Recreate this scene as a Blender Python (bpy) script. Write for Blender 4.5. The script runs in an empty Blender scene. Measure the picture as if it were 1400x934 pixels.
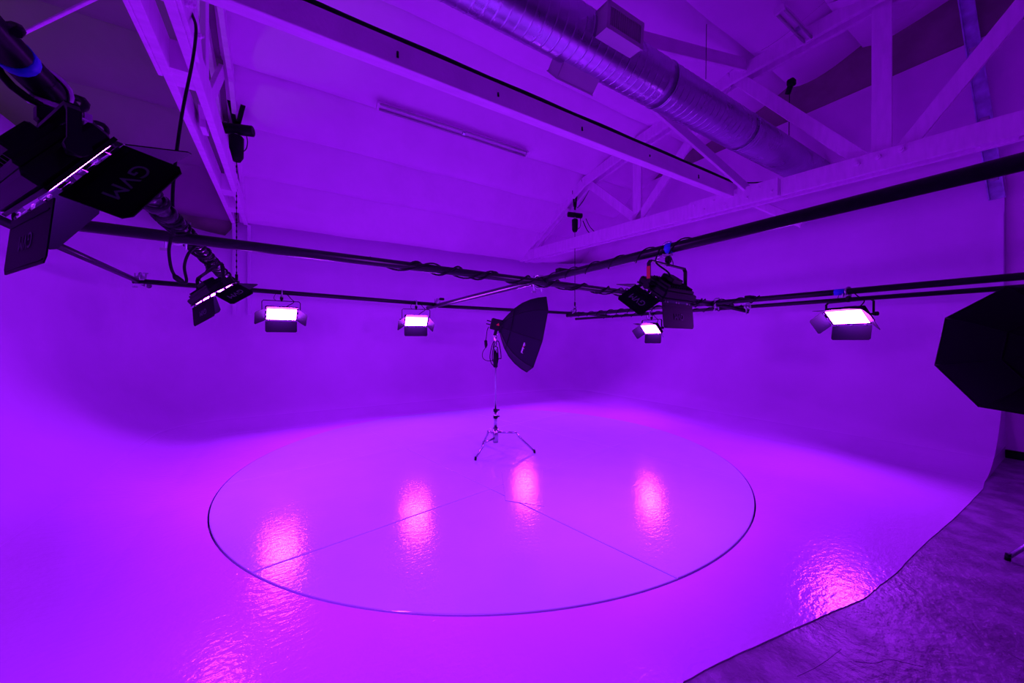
import bpy, bmesh, math, random
from mathutils import Vector, Matrix
random.seed(7)
V = Vector
S = bpy.context.scene
COL = S.collection

# ------------------------------------------------------------------ camera
F = 500.0; HOR = 465.0; H = 1.70; TH = math.radians(31.8)
CT, ST = math.cos(TH), math.sin(TH)
cam_d = bpy.data.cameras.new('camera'); cam = bpy.data.objects.new('camera', cam_d); COL.objects.link(cam)
cam_d.sensor_width = 36.0; cam_d.lens = F*36/1400; cam_d.shift_y = -2/1400
cam.location = (0, 0, H); cam.rotation_euler = (math.pi/2, 0, -TH)
cam_d.clip_start = 0.05; cam_d.clip_end = 100
S.camera = cam
# ------------------------------------------------------------------ world, exposure
w = bpy.data.worlds.new('world'); S.world = w; w.use_nodes = True
w.node_tree.nodes['Background'].inputs[0].default_value = (0.02, 0.02, 0.025, 1)
w.node_tree.nodes['Background'].inputs[1].default_value = 0.2
S.view_settings.view_transform = 'Standard'; S.view_settings.look = 'None'
S.view_settings.exposure = 0.0; S.view_settings.gamma = 1.0
LED_COL = (0.362, 0.020, 1.0); LED_POWER = 240.0
S.cycles.max_bounces = 16; S.cycles.diffuse_bounces = 12; S.cycles.glossy_bounces = 6
# faint warm lamp added out of view to light the top-left ceiling
ld = bpy.data.lights.new('added_ceiling_light', 'AREA'); ld.energy = 30; ld.size = 1.0; ld.color = (1, .9, .75)
lo = bpy.data.objects.new('added_ceiling_light', ld); COL.objects.link(lo)
lo.location = (-6.5, 4.5, 2.6); lo.rotation_euler = (math.radians(180), 0, 0)

# ------------------------------------------------------------------ geometry helpers
def ray(px, py):
    cx = (px-700)/F; cz = -(py-HOR)/F
    return V((cx*CT+ST, -cx*ST+CT, cz))
def at_d(px, py, d): r = ray(px, py); return V((r.x*d, r.y*d, H+r.z*d))
def at_X(px, py, X): r = ray(px, py); return at_d(px, py, X/r.x)
def at_Y(px, py, Y): r = ray(px, py); return at_d(px, py, Y/r.y)
def at_Z(px, py, Z): r = ray(px, py); return at_d(px, py, (Z-H)/r.z)

class MB:
    def __init__(s): s.v = []; s.f = []; s.sm = []; s.m = None
    def add(s, vs, fs, smooth=False, M=None):
        o = len(s.v)
        for p in vs:
            p = V(p)
            s.v.append(M @ p if M is not None else p)
        for f in fs: s.f.append([i+o for i in f]); s.sm.append(smooth)
        return s
    def box(s, c, d, M=None, R=None, ch=0.0):
        c = V(c); x, y, z = d[0]/2, d[1]/2, d[2]/2
        if ch > 0:
            ch = min(ch, x*.9, y*.9, z*.9); vs = []
            bm = bmesh.new(); bmesh.ops.create_cube(bm, size=1)
            for vv in bm.verts: vv.co = V((vv.co.x*2*x, vv.co.y*2*y, vv.co.z*2*z))
            bmesh.ops.bevel(bm, geom=list(bm.edges), offset=ch, segments=1, affect='EDGES')
            bm.verts.index_update()
            vs = [vv.co.copy() for vv in bm.verts]; fs = [[q.index for q in f.verts] for f in bm.faces]; bm.free()
        else:
            vs = [V((a*x, b*y, e*z)) for a in (-1, 1) for b in (-1, 1) for e in (-1, 1)]
            fs = [(0,1,3,2), (4,6,7,5), (0,4,5,1), (2,3,7,6), (0,2,6,4), (1,5,7,3)]
        if R is not None: vs = [R @ p for p in vs]
        return s.add([p+c for p in vs], fs, False, M)
    def beam(s, p0, p1, wd, ht, up=(0,0,1), M=None, ch=0.0):
        p0, p1, up = V(p0), V(p1), V(up); d = p1-p0; L = d.length; y = d/L
        x = y.cross(up).normalized(); z = x.cross(y)
        R = Matrix((x, y, z)).transposed()
        return s.box((p0+p1)/2, (wd, L, ht), M, R, ch)
    def tube(s, pts, r, n=10, M=None, caps=True, closed=False):
        pts = [V(p) for p in pts]; N = len(pts)
        rs = r if isinstance(r, (list, tuple)) else [r]*N
        vs = []; fs = []; prev = None
        for i, p in enumerate(pts):
            if closed: t = pts[(i+1) % N]-pts[i-1]
            else: t = (pts[min(i+1, N-1)]-pts[max(i-1, 0)])
            t = t.normalized() if t.length > 1e-9 else V((0,0,1))
            if prev is None:
                a = V((0,0,1)) if abs(t.z) < .9 else V((1,0,0))
                x = t.cross(a).normalized()
            else:
                x = (prev - t*prev.dot(t)); x = x.normalized() if x.length > 1e-6 else t.orthogonal().normalized()
            prev = x; y = t.cross(x)
            for k in range(n):
                a = 2*math.pi*k/n
                vs.append(p + (x*math.cos(a)+y*math.sin(a))*rs[i])
        R_ = N if closed else N-1
        for i in range(R_):
            for k in range(n):
                a = i*n+k; b = i*n+(k+1) % n; j = ((i+1) % N)*n
                fs.append((a, b, j+(k+1) % n, j+k))
        s.add(vs, fs, True, M)
        if caps and not closed:
            o = len(s.v)-len(vs)
            s.f.append([o+k for k in range(n)][::-1]); s.sm.append(False)
            s.f.append([o+(N-1)*n+k for k in range(n)]); s.sm.append(False)
        return s
    def cyl(s, p0, p1, r, n=16, M=None, r2=None): return s.tube([p0, p1], [r, r if r2 is None else r2], n, M)
    def plate(s, poly, t, M=None):
        """poly: list of (x, z) in local XZ, thickness t along y (0..t)"""
        n = len(poly)
        vs = [V((a, 0, b)) for a, b in poly]+[V((a, t, b)) for a, b in poly]
        fs = [list(range(n)), list(range(n, 2*n))[::-1]]+[(i, i+n, (i+1) % n+n, (i+1) % n) for i in range(n)]
        return s.add(vs, fs, False, M)
    def ball(s, c, r, M=None, n=10):
        pts = []; rs = []
        for i in range(n+1):
            a = math.pi*i/n; pts.append(V(c)+V((0,0,-math.cos(a)*r))); rs.append(max(.0005, math.sin(a)*r))
        return s.tube(pts, rs, 12, M)
    def build(s, name, mat, parent=None, loc=None, recalc=True):
        me = bpy.data.meshes.new(name)
        off = V(loc) if loc is not None else V((0,0,0))
        me.from_pydata([tuple(p-off) for p in s.v], [], s.f)
        me.polygons.foreach_set('use_smooth', s.sm)
        if recalc:
            bm = bmesh.new(); bm.from_mesh(me); bmesh.ops.recalc_face_normals(bm, faces=bm.faces); bm.to_mesh(me); bm.free()
        me.materials.append(mat); me.update()
        o = bpy.data.objects.new(name, me); COL.objects.link(o)
        if loc is not None: o.location = loc
        if parent is not None: o.parent = parent
        return o
def tag(o, label=None, cat=None, group=None, kind=None):
    if label: o['label'] = label
    if cat: o['category'] = cat
    if group: o['group'] = group
    if kind: o['kind'] = kind
    return o
def thing(name, label, cat, loc=(0,0,0), group=None):
    o = bpy.data.objects.new(name, None); COL.objects.link(o); o.location = loc; o.empty_display_size = .1
    return tag(o, label, cat, group)
def smooth_path(pts, k=6):
    pts = [V(p) for p in pts]; P = [pts[0]*2-pts[1]]+pts+[pts[-1]*2-pts[-2]]; out = []
    for i in range(1, len(P)-2):
        a, b, c, d = P[i-1], P[i], P[i+1], P[i+2]
        for j in range(k):
            t = j/k
            out.append(.5*((2*b)+(c-a)*t+(2*a-5*b+4*c-d)*t*t+(3*b-a-3*c+d)*t**3))
    out.append(pts[-1]); return out

# ------------------------------------------------------------------ materials
def mat(name, color, rough=.5, metal=0.0, noise=None, bump=None, spec=.5, coat=0, rvar=None):
    """noise=(scale, amount, detail)  bump=[(scale, strength, distance)]"""
    m = bpy.data.materials.new(name); m.use_nodes = True; nt = m.node_tree; b = nt.nodes['Principled BSDF']
    b.inputs['Base Color'].default_value = (*color, 1); b.inputs['Roughness'].default_value = rough
    b.inputs['Metallic'].default_value = metal; b.inputs['Specular IOR Level'].default_value = spec
    tc = nt.nodes.new('ShaderNodeTexCoord')
    def nz(scale, detail=4, sc=None):
        n = nt.nodes.new('ShaderNodeTexNoise'); n.inputs['Scale'].default_value = scale; n.inputs['Detail'].default_value = detail
        if sc:
            mp = nt.nodes.new('ShaderNodeMapping'); mp.inputs['Scale'].default_value = sc
            nt.links.new(tc.outputs['Object'], mp.inputs[0]); nt.links.new(mp.outputs[0], n.inputs['Vector'])
        else: nt.links.new(tc.outputs['Object'], n.inputs['Vector'])
        return n
    if noise:
        n = nz(noise[0], noise[2] if len(noise) > 2 else 4, noise[3] if len(noise) > 3 else None)
        r = nt.nodes.new('ShaderNodeValToRGB'); a = noise[1]
        r.color_ramp.elements[0].position = .3; r.color_ramp.elements[1].position = .7
        r.color_ramp.elements[0].color = (*[c*(1-a) for c in color], 1); r.color_ramp.elements[1].color = (*[min(1, c*(1+a)) for c in color], 1)
        nt.links.new(n.outputs['Fac'], r.inputs[0]); nt.links.new(r.outputs[0], b.inputs['Base Color'])
    if rvar:
        n = nz(rvar[0], 3); mr = nt.nodes.new('ShaderNodeMapRange'); mr.inputs['To Min'].default_value = rvar[1]; mr.inputs['To Max'].default_value = rvar[2]
        nt.links.new(n.outputs['Fac'], mr.inputs['Value']); nt.links.new(mr.outputs[0], b.inputs['Roughness'])
    prev = None
    for bp in (bump or []):
        n = nz(bp[0], 3, bp[3] if len(bp) > 3 else None); bn = nt.nodes.new('ShaderNodeBump')
        bn.inputs['Strength'].default_value = bp[1]; bn.inputs['Distance'].default_value = bp[2]
        nt.links.new(n.outputs['Fac'], bn.inputs['Height'])
        if prev: nt.links.new(prev.outputs[0], bn.inputs['Normal'])
        prev = bn
    if prev: nt.links.new(prev.outputs[0], b.inputs['Normal'])
    return m
def emis(name, col, st):
    m = bpy.data.materials.new(name); m.use_nodes = True; nt = m.node_tree; b = nt.nodes['Principled BSDF']
    b.inputs['Base Color'].default_value = (.02, .02, .02, 1); b.inputs['Emission Color'].default_value = (*col, 1)
    b.inputs['Emission Strength'].default_value = st; return m
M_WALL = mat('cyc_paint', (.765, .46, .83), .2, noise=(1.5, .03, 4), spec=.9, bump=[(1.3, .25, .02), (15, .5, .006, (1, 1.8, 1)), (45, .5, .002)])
def height_gloss(m):
    # floor enamel is glossy; it gives way to matt paint as the cove climbs
    nt = m.node_tree; b = nt.nodes['Principled BSDF']; tc = nt.nodes.new('ShaderNodeTexCoord'); sp = nt.nodes.new('ShaderNodeSeparateXYZ')
    nt.links.new(tc.outputs['Object'], sp.inputs[0]); mr = nt.nodes.new('ShaderNodeMapRange'); mr.interpolation_type = 'SMOOTHSTEP'
    mr.inputs['From Min'].default_value = .0; mr.inputs['From Max'].default_value = .5; mr.inputs['To Min'].default_value = .17; mr.inputs['To Max'].default_value = .62
    nt.links.new(sp.outputs['Z'], mr.inputs['Value']); nt.links.new(mr.outputs[0], b.inputs['Roughness'])
    m2 = nt.nodes.new('ShaderNodeMapRange'); m2.inputs['From Max'].default_value = .5; m2.inputs['To Min'].default_value = .9; m2.inputs['To Max'].default_value = .4
    nt.links.new(sp.outputs['Z'], m2.inputs['Value']); nt.links.new(m2.outputs[0], b.inputs['Specular IOR Level'])
height_gloss(M_WALL); M_FLOOR = M_WALL
M_TURN = mat('turntable_paint', (.63, .82, .78), .2, noise=(2.5, .02, 5), spec=.95, rvar=(5, .11, .17), bump=[(1.6, .25, .012), (15, .35, .004, (1, 2.2, 1)), (42, .5, .002)])
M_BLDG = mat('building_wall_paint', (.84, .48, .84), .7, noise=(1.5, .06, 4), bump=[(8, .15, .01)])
M_GREY = mat('bare_grey_board', (.30, .28, .24), .8, noise=(3, .15, 5), bump=[(20, .2, .005)])
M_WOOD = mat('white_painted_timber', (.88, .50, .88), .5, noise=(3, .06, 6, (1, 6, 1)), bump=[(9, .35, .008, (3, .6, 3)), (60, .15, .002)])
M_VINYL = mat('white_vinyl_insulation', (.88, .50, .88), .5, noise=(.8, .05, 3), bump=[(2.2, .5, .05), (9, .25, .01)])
M_SHADED_FAR = mat('insulation_shade_tint_far', (.10, .085, .07), .7, bump=[(2.2, .5, .05)])  # weak light on the far-left ceiling is put into this sheet colour
M_SHADED_LEFT = mat('insulation_shade_tint_left', (.30, .16, .28), .6, noise=(.8, .1, 3), bump=[(2.2, .5, .05), (9, .25, .01)])  # sheet colour darkened to carry the ceiling's light falloff to the left
M_DECK = mat('roof_deck', (.15, .14, .13), .8)
M_PIPE = mat('black_steel_pipe', (.010, .009, .014), .34, .0, spec=.3, noise=(30, .3, 3), bump=[(80, .1, .001)])
M_CHROME = mat('zinc_clamp', (.55, .55, .6), .3, 1)
M_BLACK = mat('black_metal', (.006, .006, .009), .45, .0, spec=.16, bump=[(120, .08, .001)])
M_DOOR = mat('black_barn_door_enamel', (.003, .003, .005), .55, .0, spec=.06, bump=[(90, .05, .001)])
M_CABLE = mat('black_rubber', (.007, .006, .010), .6, spec=.15)
M_FABRIC = mat('black_softbox_fabric', (.014, .010, .022), .7, spec=.12, bump=[(200, .15, .001), (6, .2, .01)])
M_FABRIC2 = mat('dull_black_cloth', (.003, .003, .004), .9, spec=.08)
M_DIFF = mat('white_diffuser_cloth', (.75, .75, .75), .8)
M_DUCT = mat('galvanised_duct', (.50, .48, .60), .3, 1, noise=(5, .06, 3), rvar=(3, .24, .32))
M_GRILLE = mat('white_register_enamel', (.5, .45, .5), .4, .1)
M_DARK = mat('dark_duct_interior', (.008, .008, .008), .95, spec=.02)
M_BLUE = mat('blue_gaffer_tape', (.01, .06, .75), .6)
M_RED = mat('red_tape', (.6, .01, .01), .5)
M_INK = mat('grey_print', (.10, .10, .14), .6)
M_WPRINT = mat('white_print', (.7, .7, .7), .6)
M_STEEL = mat('chromed_stand_steel', (.45, .44, .5), .25, 1)
M_CONC = mat('painted_worn_concrete', (.25, .19, .27), .42, noise=(4.5, .27, 12), rvar=(3, .25, .6), bump=[(3, .4, .03), (22, .7, .010), (70, .5, .004)])
_n = M_CONC.node_tree.nodes
for _r in [q for q in _n if q.type == 'VALTORGB']: _r.color_ramp.elements[0].position = .42; _r.color_ramp.elements[1].position = .60
M_STRUT = mat('galvanised_strut', (.55, .55, .85), .35, .5, noise=(7, .3, 4))
M_LED = emis('purple_led_array', LED_COL, LED_POWER)
M_CELL = mat('fluorescent_tube_off', (.5, .5, .5), .3)

# ------------------------------------------------------------------ setting
YA, XB, XC = 10.0, 8.82, -2.8
RC = 1.7; RP = 1.95; YF = .74
def path():
    P = []                               # (x, y, nx, ny, top)
    for i in range(13):
        P.append((XC, YF+(YA-RP-YF)*i/12, 1, 0, 4.32))
    for i in range(1, 12):
        a = math.pi - i/12*math.pi/2     # around the far-left corner
        t = i/12; s_ = t*t*(3-2*t)
        P.append((XC+RP+RP*math.cos(a), YA-RP+RP*math.sin(a), -math.cos(a), -math.sin(a), 4.32-.37*s_))
    n = 14
    for i in range(n+1):
        x = XC+RP+(XB-RP-XC-RP)*i/n
        P.append((x, YA, 0, -1, 3.95 if x < -.85 else 4.33))
        if x < -.85 <= x+(XB-RP-XC-RP)/n:
            P.append((-.851, YA, 0, -1, 3.95)); P.append((-.85, YA, 0, -1, 4.33))
    for i in range(1, 12):
        a = math.pi/2 - i/12*math.pi/2
        P.append((XB-RP+RP*math.cos(a), YA-RP+RP*math.sin(a), -math.cos(a), -math.sin(a), 4.33-.1*i/12))
    for i in range(13):
        P.append((XB, YA-RP-(YA-RP-YF)*i/12, -1, 0, 4.22))
    return P
PATH = path()
def profile(top):
    pr = []
    for i in range(15):
        a = math.pi/2*i/14
        pr.append((RC-RC*math.sin(a), RC-RC*math.cos(a)))
    for k in range(1, 6): pr.append((0, RC+(top-RC)*k/5))
    pr.append((-.09, top)); return pr    # (inward distance, z)
cy = MB(); vs = []; npf = len(profile(4))
for (x, y, nx, ny, top) in PATH:
    for s_, z in profile(top): vs.append((x+nx*s_, y+ny*s_, z))
fs = []
for i in range(len(PATH)-1):
    for k in range(npf-1): fs.append((i*npf+k, (i+1)*npf+k, (i+1)*npf+k+1, i*npf+k+1))
cy.add(vs, fs, True)
for (x, sx, top) in ((XB, -1, 4.22), (XC, 1, 4.32)):      # plywood end panels that close the cove
    pr = profile(top); pts = [(x+sx*s_, YF, z) for s_, z in pr]+[(x-sx*.09, YF, -.03), (x+sx*RC, YF, -.03)]
    cy.add(pts, [list(range(len(pts)))])
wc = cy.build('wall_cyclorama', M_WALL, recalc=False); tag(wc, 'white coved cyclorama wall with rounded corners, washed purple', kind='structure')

# cyc floor with a round opening for the turntable
TC = V((2.70, 4.92, 0)); TR = 3.345; GAP = .014
bm = bmesh.new()
outer = [(x+nx*RC, y+ny*RC) for (x, y, nx, ny, t) in PATH]
front = []
fp = [at_Z(1344, 668, 0), at_Z(1310, 703, 0), at_Z(1262, 745, 0), at_Z(1225, 783, 0), at_Z(1203, 800, 0), at_Z(1180, 818, 0), at_Z(1140, 835, 0),
      at_Z(1095, 855, 0), at_Z(1040, 880, 0), at_Z(985, 905, 0), at_Z(935, 932, 0)]
fpp = [V((p.x, p.y, 0)) for p in fp]
for p in smooth_path(fpp, 5): front.append((p.x, p.y+random.uniform(-.002, .002)))
front = [p for p in front if p[0] < XB-RC]
x = front[-1][0]-.15
while x > XC+RC: front.append((x, 1.08+.03*math.sin(x*3))); x -= .2
loop = outer+front
def dedupe(l):
    o = []
    for p in l:
        if not o or (V(p)-V(o[-1])).length > .004: o.append(p)
    return o
loop = dedupe(loop)
ov = [bm.verts.new((a, b, 0)) for a, b in loop]
oe = [bm.edges.new((ov[i], ov[(i+1) % len(ov)])) for i in range(len(ov))]
NC = 160
cv = [bm.verts.new((TC.x+(TR+GAP)*math.cos(2*math.pi*i/NC), TC.y+(TR+GAP)*math.sin(2*math.pi*i/NC), 0)) for i in range(NC)]
ce = [bm.edges.new((cv[i], cv[(i+1) % NC])) for i in range(NC)]
bmesh.ops.triangle_fill(bm, edges=oe+ce, use_beauty=True, use_dissolve=False)
lowo = {v: bm.verts.new(v.co-V((0, 0, .03))) for v in ov}
for i in range(len(ov)):
    a, b = ov[i], ov[(i+1) % len(ov)]; bm.faces.new((a, b, lowo[b], lowo[a]))
lowc = [bm.verts.new(v.co-V((0, 0, .12))) for v in cv]
for i in range(NC): bm.faces.new((cv[i], cv[(i+1) % NC], lowc[(i+1) % NC], lowc[i]))
bmesh.ops.recalc_face_normals(bm, faces=bm.faces)
me = bpy.data.meshes.new('floor_studio'); bm.to_mesh(me); bm.free(); me.materials.append(M_FLOOR)
fl = bpy.data.objects.new('floor_cyclorama', me); COL.objects.link(fl)
tag(fl, 'glossy white painted stage floor raised a little above the concrete', kind='structure')
# concrete slab, with a pit below the turntable
bm = bmesh.new()
rect = [(-9, -7.3), (9.0, -7.3), (9.0, 10.2), (-9, 10.2)]; ZC = -.007
ov = [bm.verts.new((a, b, ZC)) for a, b in rect]; oe = [bm.edges.new((ov[i], ov[(i+1) % 4])) for i in range(4)]
cv = [bm.verts.new((TC.x+(TR+GAP+.02)*math.cos(2*math.pi*i/64), TC.y+(TR+GAP+.02)*math.sin(2*math.pi*i/64), ZC)) for i in range(64)]
ce = [bm.edges.new((cv[i], cv[(i+1) % 64])) for i in range(64)]
bmesh.ops.triangle_fill(bm, edges=oe+ce, use_beauty=True, use_dissolve=False)
lc = [bm.verts.new(v.co-V((0, 0, .2))) for v in cv]
for i in range(64): bm.faces.new((cv[i], cv[(i+1) % 64], lc[(i+1) % 64], lc[i]))
bm.faces.new(lc)
bmesh.ops.recalc_face_normals(bm, faces=bm.faces)
me = bpy.data.meshes.new('floor'); bm.to_mesh(me); bm.free(); me.materials.append(M_CONC)
cf = bpy.data.objects.new('floor', me); COL.objects.link(cf); tag(cf, 'worn grey painted concrete slab in front of the stage', kind='structure')
# raised crack lines of old paint in the concrete
ck = MB()
for pl in ([(1170, 905), (1195, 907), (1215, 902), (1240, 907), (1262, 912)], [(1090, 925), (1120, 910), (1150, 888)], [(1240, 800), (1300, 850), (1400, 905)]):
    ck.tube(smooth_path([at_Z(a, b, -.008) for a, b in pl], 5), .0028, 5)
tag(ck.build('paint_ridge', M_CONC, cf), 'raised ridges of old paint in the slab')

# building shell
def slab(name, label, c, d, m, kind='structure'):
    return tag(MB().box(c, d).build(name, m, loc=c), label, kind=kind)
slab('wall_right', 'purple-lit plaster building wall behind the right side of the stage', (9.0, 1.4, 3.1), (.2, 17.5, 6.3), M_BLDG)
slab('wall_right_upper', 'dark strip of bare wall under the roof on the right', (9.05, 1.4, 6.85), (.2, 17.5, 1.2), M_GREY)
slab('wall_left', 'dark far wall of the store space on the left', (-9.1, 1.4, 3.6), (.2, 17.6, 7.4), M_GREY)
slab('wall_back', 'grey board of the end wall seen above the stage wall', (0, 10.2, 3.6), (18.4, .2, 7.4), M_GREY)
slab('wall_front', 'wall behind the camera', (0, -7.4, 3.6), (18.4, .2, 7.4), M_BLDG)

# ceiling: roof deck with sagging white insulation sheets between purlins
CP = [(10.12, 4.27), (10.0, 4.36), (7.4, 6.2), (5.85, 6.62), (3.8, 7.0), (1.76, 7.12), (-.25, 7.06), (-2.3, 6.78), (-4.2, 6.2), (-7.3, 4.1)]
def ceil_z(y):
    for (a, za), (b, zb) in zip(CP, CP[1:]):
        if y <= a and y >= b: return za+(zb-za)*(a-y)/(a-b)
    return CP[-1][1]
dk = MB(); vs = []
for y, z in CP: vs += [(-9.1, y, z+.14), (9.1, y, z+.14)]
dk.add(vs, [(2*i, 2*i+1, 2*i+3, 2*i+2) for i in range(len(CP)-1)])
ceil = tag(dk.build('ceiling', M_DECK), 'low curved timber roof lined with white insulation sheet', kind='structure')
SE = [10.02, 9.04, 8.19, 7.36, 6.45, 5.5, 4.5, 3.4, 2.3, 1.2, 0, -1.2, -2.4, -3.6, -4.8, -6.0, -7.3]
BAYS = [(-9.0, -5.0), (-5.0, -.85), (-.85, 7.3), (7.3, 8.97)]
def sheet(y0, y1, x0, x1):
    m = MB(); nx, ny = max(12, int((x1-x0)*5.5)), 8; vs = []; ph = random.uniform(0, 6)
    for i in range(nx+1):
        for j in range(ny+1):
            u, t = i/nx, j/ny; x = x0+(x1-x0)*u; y = y0+(y1-y0)*t
            s_ = math.sin(math.pi*t)
            edge = min(u, 1-u)*(x1-x0)
            zz = ceil_z(y)-.05*(1-t)-.15*math.sin(math.pi*t**.75)*(1-.3*math.exp(-edge*3)) - .012*math.sin(x*9+ph+3*t)*s_*math.exp(-edge*1.1) - .01*math.sin(x*3.1+ph)*s_
            zz -= .02*(1-t)*max(0, math.sin(x*2.3+ph))
            vs.append((x, y, zz))
    fs = [(i*(ny+1)+j, (i+1)*(ny+1)+j, (i+1)*(ny+1)+j+1, i*(ny+1)+j+1) for i in range(nx) for j in range(ny)]
    m.add(vs, fs, True)
    return m.build('insulation_sheet', M_SHADED_FAR if x1 < -3 else M_SHADED_LEFT if x1 < -.8 else M_VINYL, ceil, recalc=False)  # left bays take darker sheet colours in place of light falloff
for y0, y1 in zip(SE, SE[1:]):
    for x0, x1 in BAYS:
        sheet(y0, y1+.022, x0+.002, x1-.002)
for y in SE[1:-1]:
    MB().box((0, y, ceil_z(y)+.07), (17.9, .05, .12)).build('purlin', M_WOOD, ceil)

# pilaster boards under the left truss
for x in (-.95, -.68):
    MB().box((x, 9.96, 3.25), (.07, .06, 2.0), ch=.01).build('trim_post', M_WALL, wc)
# seam batten at the right end of the stage wall
MB().box((8.81, YF+.02, 2.65), (.03, .03, 1.8)).build('trim_batten', M_WALL, wc)
MB().box((8.9, .38, .05), (.04, .95, .12)).build('foot_strip_right', M_BLACK, None); tag(bpy.data.objects['foot_strip_right'], 'black strip at the foot of the right wall', kind='structure')  # plain black strip along the foot of the right wall

# ------------------------------------------------------------------ turntable
tt = thing('turntable', 'large round white turntable set flush in the stage floor', 'turntable', tuple(TC))
circ = [(TR*math.cos(2*math.pi*i/240), TR*math.sin(2*math.pi*i/240)) for i in range(240)]
def clip(poly, nx, ny, c):
    out = []
    for i in range(len(poly)):
        a, b = poly[i], poly[(i+1) % len(poly)]
        da, db = a[0]*nx+a[1]*ny-c, b[0]*nx+b[1]*ny-c
        if da <= 0: out.append(a)
        if (da < 0) != (db < 0):
            t = da/(da-db); out.append((a[0]+(b[0]-a[0])*t, a[1]+(b[1]-a[1])*t))
    return out
a9 = math.radians(10.5); ux, uy = (math.cos(a9), math.sin(a9)), (-math.sin(a9), math.cos(a9))
cols = [-3.4, -.93, 1.5, 3.4]; rows = [-3.4, -1.1, 1.1, 3.4]
for i in range(3):
    for j in range(3):
        g = .0022
        p = clip(circ, ux[0], ux[1], cols[i+1]-g); p = clip(p, -ux[0], -ux[1], -cols[i]-g)
        p = clip(p, uy[0], uy[1], rows[j+1]-g); p = clip(p, -uy[0], -uy[1], -rows[j]-g)
        if len(p) < 3: continue
        top = .006+random.uniform(-.0018, .0018); n = len(p)
        # rim rises very slightly, edges eased
        m = MB(); cxm = sum(q[0] for q in p)/n; cym = sum(q[1] for q in p)/n
        def ins(q, d):
            L = math.hypot(q[0]-cxm, q[1]-cym); return (q[0]+(cxm-q[0])*d/L, q[1]+(cym-q[1])*d/L)
        pi_ = [ins(q, .01) for q in p]
        vs = [(a, b, -.03) for a, b in p]+[(a, b, top-.004) for a, b in p]+[(a, b, top) for a, b in pi_]
        fs = [list(range(2*n, 3*n))]+[(k, (k+1) % n, n+(k+1) % n, n+k) for k in range(n)]+[(n+k, n+(k+1) % n, 2*n+(k+1) % n, 2*n+k) for k in range(n)]
        m.add(vs, fs); m.build('deck_sheet', M_TURN, tt)
m = MB(); m.cyl((0, 0, -.2), (0, 0, -.032), TR-.01, 96); m.build('base_drum', M_DARK, tt)
# raised access hatch beside the stand
q = [at_Z(686, 645, .012), at_Z(743, 640, .012), at_Z(744, 692, .012), at_Z(691, 684, .012)]
q = [p-TC for p in q]
m = MB(); n = 4; m.add([(p.x, p.y, .002) for p in q]+[(p.x, p.y, .011) for p in q], [(0,1,2,3), (4,5,6,7), (0,1,5,4), (1,2,6,5), (2,3,7,6), (3,0,4,7)])
tag(m.build('hatch', M_TURN, tt), 'small raised square hatch in the turntable')

# ------------------------------------------------------------------ trusses
PROF = [(9.95, 4.42), (7.4, 5.95), (5.85, 6.35), (3.8, 6.76), (1.76, 6.9), (-.25, 6.85), (-2.3, 6.55), (-4.2, 5.95), (-7.1, 4.4)]
def truss(name, label, xf, plates):
    t = thing(name, label, 'truss', (xf(0), 0, 4.24))
    inv = Matrix.Translation((-xf(0), 0, -4.24))
    d = V((xf(1)-xf(0), 1, 0)).normalized(); nrm = V((d.y, -d.x, 0))
    P = lambda y, z, o=0: V((xf(y), y, z))+nrm*o
    for o in (-.11, .11):
        for y0, y1 in ((9.98, 3.0), (2.995, -7.2)):
            m = MB(); m.beam(P(y0, 4.39, o), P(y1, 4.39, o), .075, .30, M=inv, ch=.006)
            m.build('bottom_chord_plank', M_WOOD, t)
    for o in (-.11, .11):
        for (y0, z0), (y1, z1) in zip(PROF, PROF[1:]):
            m = MB(); m.beam(P(y0, z0, o), P(y1, z1, o), .07, .24, M=inv, ch=.006)
            m.build('top_chord_plank', M_WOOD, t)
    pz = dict(PROF)
    for y in (5.85, 1.76, -2.3):
        m = MB(); m.beam(P(y, 4.28), P(y, pz[y]+.05), .22, .06, up=nrm, M=inv, ch=.004)
        # width must lie along the chord
        m.build('post', M_WOOD, t)
    for y0, y1 in ((5.7, 7.3), (5.95, 3.9), (1.9, 3.7), (1.6, -.15), (-2.2, -.4), (-2.5, -4.1)):
        zt = pz[min(pz, key=lambda q: abs(q-y1))]
        m = MB(); m.beam(P(y0, 4.42), P(y1, zt-.02), .20, .06, up=nrm, M=inv, ch=.004); m.build('diagonal_brace', M_WOOD, t)
    for y in (9.0, 8.0, 4.75, .7, -1.2, -4.6):
        m = MB(); m.box(inv @ P(y, 4.39), (.145, .3, .27), R=Matrix.Rotation(-math.atan(xf(1)-xf(0)), 3, 'Z')); m.build('spacer_block', M_WOOD, t)
    # inner kneeler planks near the heel
    for o in (-.11, .11):
        m = MB(); m.beam(P(9.5, 4.5, o*.3), P(8.0, 5.45, o*.3), .04, .14, M=inv); m.build('heel_brace', M_WOOD, t)
    m = MB(); m.beam(P(9.2, 4.5), P(9.2, 4.85), .16, .05, up=nrm, M=inv); m.build('heel_post', M_WOOD, t)
    for side, y0, y1, zc, h in plates:
        m = MB(); m.beam(P(y0, zc, side*.165), P(y1, zc, side*.165), .034, h, M=inv, ch=.004); sp = m.build('splice_plate', M_WOOD, t)
        n = max(2, int(abs(y1-y0)/.17)); m = MB()
        for k in range(n):
            y = y0+(y1-y0)*(k+.5)/n; z = zc+(.07 if k % 2 else -.06)
            m.cyl(inv @ P(y, z, side*.18), inv @ P(y, z, side*.205), .022, 8); m.cyl(inv @ P(y, z, side*.2), inv @ P(y, z, side*.222), .011, 6)
        m.build('bolt_row', M_WOOD, sp)['kind'] = 'stuff'
    return t, P, inv
xf1 = lambda y: -.85
xf2 = lambda y: 7.93-.1325*y
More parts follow.
